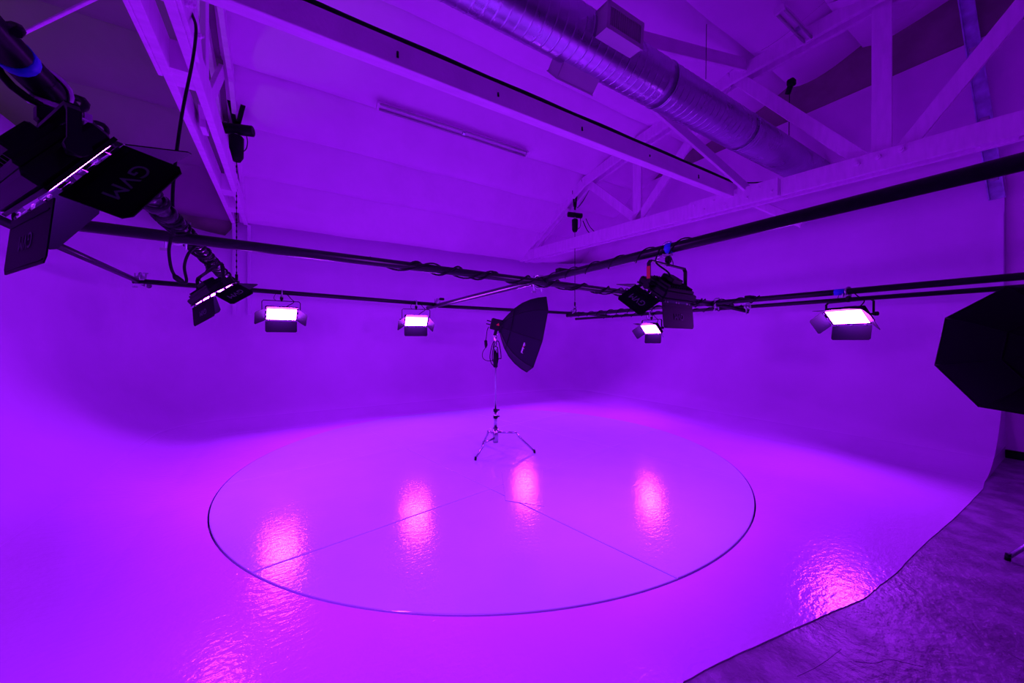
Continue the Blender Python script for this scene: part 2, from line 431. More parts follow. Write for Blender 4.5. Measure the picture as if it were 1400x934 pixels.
t1, P1f, inv1 = truss('roof_truss', 'left white timber roof truss running from above the camera to the far wall', xf1, [(-1, 2.2, 4.75, 4.40, .34), (1, 2.6, 4.4, 4.39, .26)])
t2, P2f, inv2 = truss('roof_truss', 'right white timber roof truss with zigzag web, in front of the right wall', xf2, [(-1, 3.02, 4.55, 4.40, .32)])
m = MB()
for px, py in ((1177, 228), (1205, 219), (1237, 209)):
    y = at_d(px, py, 1); r = ray(px, py); d_ = 7.93/(r.x+.1325*r.y); p = inv2 @ (V((r.x*d_, r.y*d_, H+r.z*d_)))
    m.cyl(p+V((-.14, 0, 0)), p+V((-.19, 0, 0)), .035, 10); m.cyl(p+V((-.18, 0, 0)), p+V((-.205, 0, 0)), .016, 6)
m.build('bolt_row', M_WOOD, t2)['kind'] = 'stuff'
# extra strips in the left truss that close the slot beside the camera
MB().box(inv1 @ V((-.85, 2.3, 4.40)), (.14, 2.9, .26)).build('filler_plank', M_WOOD, t1)
# knee block under the right truss
kb = MB(); kb.beam(at_d(1010, 268, 7.3), at_d(1098, 306, 6.6), .16, .14, ch=.01)
tag(kb.build('timber_corbel', M_WOOD), 'short timber corbel poking out under the right truss', 'timber')

# longitudinal beam
b = thing('longitudinal_beam', 'long white timber beam crossing the ceiling between the two trusses', 'beam', (-1.5, 3.76, 4.56))
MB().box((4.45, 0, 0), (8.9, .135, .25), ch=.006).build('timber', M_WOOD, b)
MB().tube([(x, -.045, .155+.004*math.sin(x*5)) for x in [i*.25 for i in range(36)]], .025, 8).build('conduit', M_CABLE, b)
m = MB(); m.tube(smooth_path([(i*.35+.2, .01+.02*math.sin(i*2.1), .145+.012*math.sin(i*1.7)) for i in range(25)], 4), .012, 6); m.build('cable', M_CABLE, b)
m = MB()
for x in (.9, 2.45, 3.6, 4.9, 6.3, 7.6): m.cyl((x, -.072, random.uniform(-.06, .06)), (x, -.066, 0.01), .012, 8)
m.build('nail_row', M_BLACK, b)['kind'] = 'stuff'
# sway braces in the same plane
def brace(name, label, p0, p1, wd, ht):
    c = (V(p0)+V(p1))/2
    m = MB(); m.beam(V(p0), V(p1), wd, ht, ch=.004); return tag(m.build(name, M_WOOD, loc=c), label, 'brace')
brace('sway_brace', 'flat white sway brace rising left from the foot of the right truss, behind the duct', (7.40, 3.52, 4.55), (-.7, 3.52, 6.45), .05, .17)
brace('sway_brace', 'dark shaded sway brace falling left from the top of the right truss', (7.3, 3.52, 6.85), (-.7, 3.58, 4.75), .05, .22)
brace('sway_brace', 'thin pale rod crossing the dark ceiling in the top left corner', at_d(-40, 80, 3.2), at_d(160, -17, 2.6), .022, .022)

# ------------------------------------------------------------------ duct
YD, ZD, RD = 3.0, 4.99, .27
du = thing('air_duct', 'round galvanised spiral air duct running under the roof to the right wall', 'duct', (-3, YD, ZD))
pts = []; rs = []
def ring(x, seam, flange=0):
    if seam: 
        for dx, dr in ((-.016, 0), (-.007, 0), (-.003, .0028), (.003, .0028), (.007, 0), (.016, 0)): pts.append((x+dx, 0, 0)); rs.append(RD+dr)
secs = [(0, 3.35), (3.35, 7.1), (7.1, 9.1), (9.1, 11.85)]
for a, b_ in secs:
    pts = []; rs = []; x = a+.03; pts.append((a+.002, 0, 0)); rs.append(RD+.008); pts.append((a+.02, 0, 0)); rs.append(RD+.008); pts.append((a+.025, 0, 0)); rs.append(RD)
    step = .115 if a < 9 else .07
    while x < b_-.05: ring(x+.02, True); x += step
    pts.append((b_-.001, 0, 0)); rs.append(RD)
    MB().tube(pts, rs, 40).build('duct_section', M_DUCT, du)
def register(xc, sgn, tilt, label):
    Mx = Matrix.Translation((xc, 0, 0)) @ Matrix.Rotation(tilt, 4, 'X')
    # local -y*sgn is outward
    o = MB(); L, hh, dep = .52, .25, .13; y0, y1 = sgn*(-RD+.07), sgn*(-RD-dep)
    yc = (y0+y1)/2
    for sx in (-1, 1): o.box((sx*L/2, yc, 0), (.012, abs(y1-y0), hh), M=Mx)
    for sz in (-1, 1): o.box((0, yc, sz*hh/2), (L+.012, abs(y1-y0), .012), M=Mx)
    r_ = tag(o.build('register_box', M_GRILLE, du), label)
    fr = MB()
    for sx in (-1, 1): fr.box((sx*(L/2-.01), y1, 0), (.045, .012, hh+.03), M=Mx)
    for sz in (-1, 1): fr.box((0, y1, sz*(hh/2-.01)), (L+.03, .012, .045), M=Mx)
    fr.build('register_frame', M_GRILLE, r_)
    for k in range(15):
        x = -L/2+.05+k*(L-.1)/14
        MB().box((x, y1+sgn*.012, 0), (.011, .026, hh-.03), M=Mx, R=Matrix.Rotation(.35, 3, 'Z')).build('louver', M_GRILLE, r_)
    MB().box((0, y1+sgn*.05, 0), (L-.02, .01, hh-.02), M=Mx).build('register_liner', M_DARK, r_)
register(6.0, 1, math.radians(4), 'louvred grille box on the camera side of the duct')
register(5.85, -1, math.radians(-42), 'grille box on the far underside of the duct')
tag(MB().cyl(at_d(967, -60, 6.3), at_d(965, 108, 6.0), .006, 6).build('hanger_wire', M_BLACK), 'thin wire holding up the air duct', 'wire')

# ------------------------------------------------------------------ fluorescent fixtures
def fixture(label, x0, x1, y, tilt=.6):
    z = ceil_z(y)-.30; L = x1-x0
    f = thing('fluorescent_fixture', label, 'ceiling light', ((x0+x1)/2, y, z), 'unlit tube lights on the roof')
    Mx = Matrix.Rotation(-tilt, 4, 'X')
    MB().box((0, 0, .02), (L, .13, .06), M=Mx, ch=.01).build('housing', M_BLDG, f)
    for s_ in (-1, 1):
        MB().cyl((-L/2+.05, s_*.05, -.035), (L/2-.05, s_*.05, -.035), .019, 12, M=Mx).build('tube', M_CELL, f)
        MB().box((s_*(L/2-.02), 0, -.03), (.04, .14, .07), M=Mx).build('lamp_holder', M_BLDG, f)
    MB().box((.05, -.02, -.07), (.06, .05, .04), M=Mx).build('lamp_holder', M_DUCT, f)
fixture('long unlit fluorescent fixture on the sloping ceiling above the left half of the stage', 1.42, 4.75, 7.0)
p = at_d(945, 8, 7.0)
fixture('short dark fluorescent fixture high on the ceiling at the top edge, right of the duct', p.x-.2, p.x+.9, 2.6, .1)

# ------------------------------------------------------------------ pipes
Zr = lambda k: H+k
A3 = V((-.70, .2, Zr(.86))); B3 = V((-.69, 8.0, Zr(.865)))
A4 = V((-1.93, 4.4, Zr(.96))); B4 = V((-1.93, 8.35, Zr(.90)))
A2 = V((2.82, -1.0, Zr(.81))); B2 = V((2.82, 8.25, Zr(.75)))
A6 = V((6.6, -1.0, Zr(.672))); B6 = V((6.6, 7.75, Zr(.672)))
A7 = V((7.1, -1.0, Zr(.60))); B7 = V((7.05, 7.9, Zr(.60)))
A1 = at_Y(25, 298, 3.75); B1 = at_Y(1000, 418, 3.75)
A5 = at_Y(183, 384, 7.8); M5 = at_Y(596, 416.5, 7.8); M5b = at_Y(600, 418.5, 7.8); B5 = at_Y(795, 429, 7.8)
def pipe(label, a, b_, r=.042, cap=True):
    c = (V(a)+V(b_))/2; t = thing('grid_pipe', label, 'pipe', tuple(c), 'black pipes of the hanging lighting grid')
    t2_ = MB().cyl(V(a)-c, V(b_)-c, r, 18).build('tube', M_PIPE, t)
    d = (V(b_)-V(a)).normalized()
    for e, s_ in ((V(a), -1), (V(b_), 1)):
        MB().cyl(e-c, e-c+d*s_*.012, r*1.06, 18).build('end_cap', M_BLACK, t)
    return t
pipe('black grid pipe running away from the upper left, wrapped in cables', A3, B3, .045)
pipe('short black grid pipe furthest left, beside the left wall', A4, B4, .036)
pipe('thick black grid pipe reaching from the middle to the right edge under the right truss', A2, B2, .042)
pipe('upper of the two black grid pipes beside the right wall', A6, B6, .042)
pipe('lower thinner of the two black grid pipes beside the right wall', A7, B7, .032)
pipe('long black cross pipe nearest the camera with cable spiralled round it', A1, B1, .042)
pipe('far cross pipe, left length above the left panel lights', A5, M5, .040)
pipe('far cross pipe, right length passing behind the octagonal softbox', M5b, B5, .040)

def spiral(a, b_, r, rc, turns, ph=0, sag=.0, n=16, clump=0):
    a, b_ = V(a), V(b_); d = b_-a; t = d.normalized(); x = t.cross(V((0,0,1))).normalized(); y = x.cross(t); out = []
    N = int(turns*n)
    for i in range(N+1):
        u = i/N; th = ph+2*math.pi*turns*u
        rr = r*(1+.12*abs(math.sin(u*17+ph)))+sag*max(0, math.sin(u*9+ph))
        out.append(a+d*u+(x*math.cos(th)+y*math.sin(th))*rr)
    return out
def cable(label, pts, r, k=0, name='cable', m=None):
    pts = [V(p) for p in pts]
    if k: pts = smooth_path(pts, k)
    c = pts[0].copy(); o = MB().tube([p-c for p in pts], r, 7).build(name, m or M_CABLE); o.location = c
    return tag(o, label, 'cable')
lerp = lambda a, b_, t: V(a)+(V(b_)-V(a))*t
cable('black cable wound loosely round the near cross pipe', spiral(lerp(A1, B1, .29), lerp(A1, B1, .98), .052, 0, 13, 0), .011)
cable('second thinner cable wound round the near cross pipe', spiral(lerp(A1, B1, .25), lerp(A1, B1, .99), .053, 0, 9, 2.2), .009)
cable('thin cable wound round the right-hand grid pipe', spiral(lerp(A2, B2, .30), lerp(A2, B2, .56), .048, 0, 7, 1), .006)
for i, (t0, t1_, n, rc, ph) in enumerate(((.18, .62, 9, .012, 0), (.3, .95, 8, .011, 2), (.24, .8, 14, .009, 4), (.4, .98, 12, .009, 1))):
    cable(['thick', 'tight', 'slim', 'loose'][i]+' black cable bundled on the cable-wrapped left grid pipe', spiral(lerp(A3, B3, t0), lerp(A3, B3, t1_), .058, 0, n, ph, .003), rc)
cable('cable wound round the upper pipe beside the right wall', spiral(lerp(A6, B6, .45), lerp(A6, B6, .97), .05, 0, 14, 2), .009)
cable('cable wound round the lower pipe beside the right wall', spiral(lerp(A7, B7, .5), lerp(A7, B7, .9), .038, 0, 12, 2), .007)
# bundle where the near cross pipe meets the right-hand pipe
for i in range(3):
    a = lerp(A1, B1, .66+.02*i); b_ = lerp(A1, B1, .86-.03*i)
    cable(['first', 'second', 'third'][i]+' cable of the tangled bundle right of the pipe crossing', spiral(a, b_, .062, 0, 9+3*i, i*2, .012), .009)
# wrapped clear hose around upper left pipe
hw_ = thing('hose_wrap', 'row of shiny black sleeves on the left grid pipe', 'sleeve', tuple(lerp(A3, B3, .315)))
for i in range(5):
    a = lerp(A3, B3, .315+i*.028); o_ = lerp(A3, B3, .315)
    MB().tube([a-o_, lerp(a, B3, .012)-o_, lerp(a, B3, .02)-o_], [.062, .07, .056], 14).build('sleeve', M_PIPE, hw_)
# hanging cables, upper left
cable('long black cable dropping from the left truss to the near cross pipe', [at_d(262, 18, 3.1), at_d(268, 40, 3.0), at_d(263, 85, 2.9), at_d(250, 150, 2.75), at_d(240, 220, 2.65), at_d(236, 270, 2.6), at_d(237, 322, 2.62)], .011, 6)
cable('black cable loop hanging under the left pipe crossing', [at_d(234, 325, 2.62), at_d(231, 345, 2.65), at_d(236, 372, 2.7), at_d(250, 386, 2.72), at_d(255, 384, 2.74), at_d(252, 365, 2.76), at_d(257, 348, 2.78), at_d(266, 338, 2.85)], .010, 6)
o = MB().tube([at_d(237, 375, 2.7), at_d(240, 379, 2.7), at_d(248, 385, 2.72), at_d(252, 387, 2.72)], [.008, .02, .02, .008], 10).build('inline_connector', M_CABLE)
tag(o, 'inline cable plug at the bottom of the hanging loop', 'plug')

# couplers at crossings
def coupler(label, p, s_=1.0, post=None):
    t = thing('pipe_coupler', label, 'clamp', tuple(p), 'couplers where the grid pipes cross')
    MB().box((0, 0, .02), (.11*s_, .11*s_, .05*s_), ch=.01).build('body', M_CHROME, t)
    m = MB(); m.tube([(.06*math.cos(a)*s_, 0, .06*math.sin(a)*s_) for a in [i*math.pi/8 for i in range(16)]], .014*s_, 6, closed=True); m.build('jaw', M_CHROME, t)
    m = MB(); m.tube([(0, .06*math.cos(a)*s_, .05*s_+.06*math.sin(a)*s_) for a in [i*math.pi/8 for i in range(16)]], .014*s_, 6, closed=True); m.build('jaw', M_CHROME, t)
    for dx in (-1, 1):
        m = MB(); m.cyl((dx*.06*s_, 0, -.10*s_), (dx*.06*s_, 0, .10*s_), .008*s_, 8); m.beam((dx*.06*s_-.03*s_, 0, dx*.11*s_), (dx*.06*s_+.03*s_, 0, dx*.11*s_), .012*s_, .02*s_); m.build('wing_bolt', M_CHROME, t)
    return t
coupler('coupler where the left pipe crosses the near cross pipe', at_Y(240, 323, 3.78))
coupler('coupler where the near cross pipe meets the right-hand pipe', at_Y(735, 388, 3.9))
coupler('coupler at the far cross pipe under the left hoist', at_Y(319, 393, 7.85))
coupler('coupler at the left tip of the far cross pipe', at_Y(192, 383, 7.8))
coupler('coupler at the gap in the far cross pipe', at_Y(598, 415, 7.8))
coupler('coupler at the right end of the far cross pipe under the right hoist', at_Y(783, 429, 7.8))
coupler('coupler at the right end of the near cross pipe', at_d(980, 416, 6.6))
coupler('coupler on the lower right-wall pipe', at_d(1022, 422, 6.3), .8)
# short stub pipes
for lab, a, b_ in (('short pipe stub angled right of the near cross pipe end', at_d(980, 416, 6.6), at_d(1024, 426, 6.3)),
                   ('short pipe stub just right of the right hoist', at_d(790, 428, 9.6), at_d(830, 432, 9.2))):
    c = (a+b_)/2; tag(MB().cyl(a-c, b_-c, .035, 12).build('pipe_stub', M_PIPE, loc=c) if False else MB().cyl(a, b_, .035, 12).build('pipe_stub', M_PIPE, loc=c), lab, 'pipe')
# small junction boxes / adaptors on pipes
for lab, p, d in (('black junction box on the upper right-wall pipe', at_d(1026, 407, 6.1), (.2, .1, .06)), ('black cable plug beside the far pipe gap', at_d(604, 409, 8.0), (.1, .07, .05)),
                  ('black plug strip where the thick right pipe passes the crossing', at_d(770, 371, 5.3), (.22, .1, .07))):
    m = MB(); m.box(p, d, ch=.01); o = m.build('junction_box', M_CABLE, loc=p); tag(o, lab, 'box')
def tape(label, p0, p1, r, m=M_BLUE):
    c = (p0+p1)/2; tag(MB().cyl(p0, p1, r, 16).build('tape_band', m, loc=c), label, 'tape')
tape('blue tape band on the right-hand pipe above the unlit-looking black panel light', *[lerp(A2, B2, (Y+1)/9.25) for Y in (1.93, 1.99)], .0445)
tape('blue tape band on the upper right-wall pipe above the rightmost panel light', *[lerp(A6, B6, (Y+1)/8.75) for Y in (1.88, 1.99)], .0445)
tape('blue tape band on the left grid pipe in the top left corner', *[lerp(A3, B3, (Y-.2)/7.8) for Y in (1.72, 1.76)], .0475)

# ------------------------------------------------------------------ LED panel lights
def rrect(w_, h_, r, n=4):
    out = []
    for (cx, cz, a0) in ((w_/2-r, h_/2-r, 0), (-w_/2+r, h_/2-r, 90), (-w_/2+r, -h_/2+r, 180), (w_/2-r, -h_/2+r, 270)):
        for i in range(n+1):
            a = math.radians(a0+90*i/n); out.append((cx+r*math.cos(a), cz+r*math.sin(a)))
    return out
def text_mesh(txt, size):
    c = bpy.data.curves.new('t', 'FONT'); c.body = txt; c.size = size; c.align_x = 'CENTER'; c.align_y = 'CENTER'; c.extrude = .0006
    o = bpy.data.objects.new('t', c); COL.objects.link(o)
    dg = bpy.context.evaluated_depsgraph_get(); me = bpy.data.meshes.new_from_object(o.evaluated_get(dg))
    bpy.data.objects.remove(o); bpy.data.curves.remove(c); me.materials.clear(); return me
GVM = text_mesh('GVM', .075); GVM.materials.append(M_INK)
def panel(label, p, az, tilt, roll=0, drop=.34, doors=(50, 50, 40, 40), yaw_yoke=None, red=False, s=1.0):
    """p: point on the pipe; az: compass of the aim in degrees from +X; doors: top, bottom, left, right opening from straight out"""
    t = thing('led_panel_light', label, 'panel light', tuple(p), 'LED panel lights with barn doors on the grid')
    RZ = Matrix.Rotation(math.radians(az-90), 4, 'Z')
    yk = RZ @ Matrix.Rotation(math.radians(roll), 4, 'Y')
    bd = Matrix.Translation((0, 0, 0)) @ yk @ Matrix.Translation((0, 0, -drop)) @ Matrix.Rotation(math.radians(-tilt), 4, 'X')
    W, Hh = .50*s, .27*s
    hsg = MB(); hsg.box((0, 0, 0), (W, .06, Hh), M=bd, ch=.012); hsg.box((0, -.04, 0), (W*.86, .03, Hh*.8), M=bd, ch=.008)
    hs = hsg.build('housing', M_BLACK, t)
    fn = MB()
    for k in range(11): fn.box((-W*.36+k*W*.072, -.062, -.01), (.006, .022, Hh*.62), M=bd)
    fn.build('cooling_fins', M_BLACK, hs)
    bx = MB(); bx.box((0, -.085, .02), (W*.32, .05, Hh*.42), M=bd, ch=.008); cb = bx.build('control_box', M_BLACK, hs)
    fm = MB()
    for sx in (-1, 1): fm.box((sx*(W/2-.012), .034, 0), (.024, .012, Hh), M=bd)
    for sz in (-1, 1): fm.box((0, .034, sz*(Hh/2-.010)), (W, .012, .02), M=bd)
    fm.build('front_frame', M_BLACK, t)
    ew, eh = W-.05, Hh-.042; e = MB()
    e.add([(-ew/2, .0415, -eh/2), (ew/2, .0415, -eh/2), (ew/2, .0415, eh/2), (-ew/2, .0415, eh/2)], [(0, 3, 2, 1)], M=bd)
    e.build('led_face', M_LED, t, recalc=False)
    def door(kind, ang):
        wd = W-.01 if kind in 'tb' else Hh-.01; L = .20*s; a = math.radians(ang)
        # plate in local XZ (x along hinge, z = outward length)
        poly = [(-wd/2, .0), (wd/2, .0)]+[(wd/2+.0, L-.02), (wd/2-.02, L), (-wd/2+.02, L), (-wd/2, L-.02)]
        # door frame: base vectors hinge h, length l
        y = V((0, 1, 0))
        if kind == 't': hvec, out, org = V((1,0,0)), V((0,0,1)), V((0, .060, Hh/2+.004))
        if kind == 'b': hvec, out, org = V((-1,0,0)), V((0,0,-1)), V((0, .060, -Hh/2-.004))
        if kind == 'l': hvec, out, org = V((0,0,1)), V((-1,0,0)), V((-W/2-.004, .060, 0))
        if kind == 'r': hvec, out, org = V((0,0,-1)), V((1,0,0)), V((W/2+.004, .060, 0))
        l = y*math.cos(a)+out*math.sin(a); nn = hvec.cross(l)
        nn = nn if nn.dot(out) > 0 else -nn               # outward face normal of the door
        LM = Matrix(((hvec.x, nn.x, l.x, org.x), (hvec.y, nn.y, l.y, org.y), (hvec.z, nn.z, l.z, org.z), (0, 0, 0, 1)))
        Mx = bd @ LM
        m = MB(); m.plate(poly, .004, M=Mx); m.box((0, .004, .03), (wd*.9, .004, .006), M=Mx); m.box((0, .004, L-.012), (wd-.05, .004, .004), M=Mx)
        d_ = m.build('barn_door', M_DOOR, t)
        hg = MB()
        for sx in (-.36, 0, .36): hg.cyl((sx*wd-.018, .002, -.003), (sx*wd+.018, .002, -.003), .006, 8, M=Mx); hg.box((sx*wd, .0, -.012), (.03, .004, .022), M=Mx)
        hg.build('hinges', M_BLACK, d_)['kind'] = 'stuff'
        # lettering: tops point away from the hinge
        tx = bpy.data.objects.new('lettering', GVM); COL.objects.link(tx); tx.parent = d_
        zax = V((0, 1, 0)); yax = V((0, 0, 1)); xax = yax.cross(zax)*(1 if LM.determinant() > 0 else -1)
        TL = Matrix(((xax.x, yax.x, zax.x, 0), (xax.y, yax.y, zax.y, .0055), (xax.z, yax.z, zax.z, L*.52), (0, 0, 0, 1)))
        tx.matrix_local = Mx @ TL
    for kd, ang in zip('tblr', doors): door(kd, ang)
    # yoke hangs from the clamp
    yz = -.14; hw = W/2+.045
    m = MB()
    for sx in (-1, 1):
        m.beam((sx*hw, 0, -drop-.02), (sx*hw, 0, yz-.02), .010, .03, up=(0, 1, 0), M=yk)
        m.beam((sx*hw, 0, yz-.025), (sx*(hw-.025), 0, yz), .010, .03, up=(0, 1, 0), M=yk)
    m.beam((-hw+.02, 0, yz), (hw-.02, 0, yz), .03, .012, M=yk)
    yo = m.build('yoke', M_BLACK, t)
    for sx in (-1, 1):
        m = MB(); m.cyl((sx*(W/2), 0, -drop), (sx*(hw+.035), 0, -drop), .012, 10, M=yk); m.cyl((sx*(hw+.015), 0, -drop), (sx*(hw+.045), 0, -drop), .028, 10, M=yk); m.build('tilt_knob', M_BLACK, t)
    if red:
        MB().beam((-hw-.006, 0, -drop+.06), (-hw-.006, 0, yz-.05), .003, .031, up=(0, 1, 0), M=yk).build('red_tape_strip', M_RED, yo)
    cl = MB(); cl.cyl((0, 0, yz-.01), (0, 0, -.05), .016, 10, M=yk); cl.box((0, 0, -.095), (.05, .04, .05), M=yk, ch=.006); cl.build('spigot', M_BLACK, t)
    cj = MB(); cj.tube([(0, .056*math.cos(q), .056*math.sin(q)) for q in [math.radians(-120+i*24) for i in range(11)]], .013, 6, M=RZ)
    cj.box((0, .0, -.055), (.04, .07, .025), M=RZ, ch=.004); cj.cyl((.0, .06, -.06), (.0, .10, -.06), .006, 6, M=RZ); cj.beam((0, .10, -.085), (0, .10, -.035), .01, .02, up=(0, 1, 0), M=RZ)
    cj.build('clamp', M_CHROME, t)
    cbp = [RZ @ V(q) for q in ((.03, 0, .05), (.09, .03, -.02), (.12, .02, -.10), (.08, 0, -.14))]
    MB().tube(smooth_path(cbp, 5), .004, 5).build('safety_cable', M_CABLE, t)
    pc = [yk @ V((-.05, .04, .02)), yk @ V((-.14, .03, -.09)), yk @ V((-.19, 0, -.15)), yk @ V((-.10, -.05, -.22)), bd @ V((-.04, -.10, .02))]
    MB().tube(smooth_path(pc, 6), .007, 6).build('power_cord', M_CABLE, t)
    return t
def onp(A, B, Y): return lerp(A, B, (Y-A.y)/(B.y-A.y))
pA = onp(A3, B3, 1.90)
panel('black panel light nearest the camera at the upper left edge, cut by the frame', pA, 31, 33, 0, .28, (50, 62, 45, 50))
pB = onp(A3, B3, 4.96)
panel('tilted panel light seen from the side under the left hoist area, thin lit slit', pB, 28, 55, -12, .36, (60, 35, 40, 40))
pC = at_Y(385, 401, 7.8)
panel('leftmost brightly lit panel light on the far cross pipe', pC, -84, 38, 0, .36, (40, 45, 35, 50))
pD = at_Y(569, 414, 7.8)
panel('small lit panel light just left of the gap in the far cross pipe', pD, -98, 42, 0, .38, (50, 40, 25, 45))
pE = at_Y(717, 424, 7.8)
panel('lit panel light hidden behind the octagonal softbox', pE, -90, 38, 0, .38, (50, 45, 40, 45))
pF = onp(A7, B7, at_X(891, 427, 7.07).y)
panel('lit panel light right of centre, below the large black unlit-looking one', pF, 172, 40, 0, .33, (50, 45, 50, 25))
pG = onp(A6, B6, 1.84)
panel('rightmost lit panel light hanging beside the right wall', pG, 160, 42, 0, .33, (42, 40, 50, 20))
pH = onp(A2, B2, 1.98)
panel('large black panel light seen from behind, red strip on its yoke', pH, 97, 54, 0, .35, (60, 40, 45, 45), red=True, s=1.05)

# ------------------------------------------------------------------ chain hoists
def hoist(label, top, body_z, hook, spread, s=1.0, rise=0):
    t = thing('chain_hoist', label, 'hoist', (top.x, top.y, body_z))
    c = V((top.x, top.y, body_z))
    rt = V((CT, -ST, 0))
    # black straps from the chord down to the shackle
    m = MB()
    for s_ in (-1, 1):
        a = top+V((0, 0, .0))+V((s_*spread, 0, 0))-c; b_ = V((0, 0, top.z-body_z-.55))
        m.beam(a, b_+V((s_*.02, 0, 0)), .055*s, .014, up=(0, 1, 0))
        if rise: m.beam(a, a+V((0, -rise*.9, rise)), .055*s, .014, up=(0, 1, 0))
    m.beam(V((0, 0, top.z-body_z-.53)), V((0, 0, .20)), .055*s, .014, up=(0, 1, 0)); m.build('strap', M_CABLE, t)
    m = MB(); m.tube([(0.03*math.cos(a), 0, .17+.04*math.sin(a)) for a in [i*math.pi/6 for i in range(12)]], .007, 6, closed=True); m.build('shackle', M_CHROME, t)
    d = V((.92, -.38, -.0)); d.normalize()
    MB().tube([-d*.21*s+V((0, 0, .07)), -d*.20*s+V((0, 0, .07)), d*.20*s+V((0, 0, .045)), d*.21*s+V((0, 0, .045))], [.05*s, .07*s, .07*s, .05*s], 16).build('motor', M_BLACK, t)
    m = MB(); m.cyl((0, 0, .05), (0, 0, -.1), .03, 10); m.build('neck', M_CHROME, t)
    m = MB(); m.tube([(0, 0, -.06), (0, 0, -.08), (0, 0, -.08-.27*s), (0, 0, -.10-.31*s)], [.07*s, .085*s, .08*s, .05*s], 12); m.build('chain_bag', M_CABLE, t)
    # chain: alternating links
    L = (body_z-.3)-(hook.z+.16); n = max(3, int(L/.05)); ch = MB()
    ch.cyl((0, 0, -.3), (0, 0, -.3-L), .005, 5)
    for i in range(n):
        z = -.3-L*(i+.5)/n
        if i % 2: ch.box((0, 0, z), (.020, .006, .04))
        else: ch.box((0, 0, z), (.006, .020, .04))
    ch.build('chain', M_BLACK, t)
    hz = hook.z-body_z
    m = MB(); m.cyl((0, 0, hz+.16), (0, 0, hz+.26), .022, 10); m.tube([(0.035*math.cos(a), 0, hz+.11+.04*math.sin(a)) for a in [math.radians(100-i*27) for i in range(11)]], .01, 7)
    m.build('hook', M_BLACK, t)
    m = MB(); m.tube([(0, .05*math.cos(a), hz+.03+.055*math.sin(a)) for a in [i*math.pi/6 for i in range(12)]], .012, 6, closed=True); m.build('sling', M_CABLE, t)
    m = MB(); m.tube(smooth_path([d*.15+V((0, 0, 0)), d*.17+V((0, 0, -.15)), d*.14+V((0, 0, -.28)), V((.02, 0, -.36))], 5), .008, 6); m.build('control_cable', M_CABLE, t)
    return t
h1 = onp(A3, B3, 7.82)
hs1 = hoist('black chain hoist strapped to the left truss', V((h1.x-.02, h1.y, 5.95)), at_d(329, 182, h1.x*ST+h1.y*CT).z, h1, .13, 1.25, 0)
h2 = at_Y(786, 426, 7.72)
hoist('black chain hoist under the right truss, lifting the far right corner of the grid', V((h2.x, h2.y, 5.95)), at_d(790, 297, h2.x*ST+h2.y*CT).z, h2, .08)
cable('thin black cable looping from the right hoist to the right truss', [at_d(797, 302, 9.8), at_d(803, 315, 9.8), at_d(812, 324, 9.9), at_d(823, 326, 9.9)], .012, 5)
cable('second thin cable looping from the right hoist to the right truss', [at_d(801, 299, 9.8), at_d(808, 312, 9.8), at_d(822, 324, 9.9), at_d(830, 323, 9.95)], .010, 5)
cable('black cable sagging along the top of the right truss below the duct', [at_d(1003, 247, 7.15), at_d(1025, 250, 6.95), at_d(1060, 247, 6.7), at_d(1100, 240, 6.45), at_d(1150, 225, 6.1), at_d(1180, 213, 5.9), at_d(1222, 202, 5.6)], .012, 5)
cable('cable tangle at the foot of the right truss posts', [at_d(1000, 255, 7.1), at_d(1012, 261, 7.05), at_d(1022, 254, 7.0), at_d(1036, 258, 6.9), at_d(1058, 250, 6.7)], .014, 5)

# ------------------------------------------------------------------ wall strut at right
st = thing('metal_strut', 'galvanised metal channel running up the right wall to the roof', 'strut', (8.78, .8, 3.75))
a, b_ = V((0, 0, 0)), V((0, .30, 3.3)); 
MB().beam(a, b_, .15, .02, up=(1, 0, 0)).build('channel_back', M_STRUT, st)
for s_ in (-1, 1): MB().beam(a+V((-.03, s_*.07, 0)), b_+V((-.03, s_*.07, 0)), .014, .07, up=(1, 0, 0)).build('channel_lip', M_STRUT, st)
for k in (.3, 1.2, 2.3): MB().box((-.02, .30*k/3.3, k), (.05, .09, .06), ch=.005).build('bracket', M_CHROME, st)
# dark fitting on the right wall behind the truss
p = at_d(1082, 113, 7.0); fx = thing('wall_fitting', 'small black electrical fitting behind the web of the right truss', 'fitting', tuple(p))
MB().box((0, 0, 0), (.14, .12, .12), ch=.02).build('box', M_CABLE, fx); MB().cyl((0, 0, 0), (.1, .1, -.12), .05, 10).build('spout', M_CABLE, fx); MB().cyl((.05, .05, -.05), (.15, .1, -1.2), .008, 6).build('lead', M_CABLE, fx)

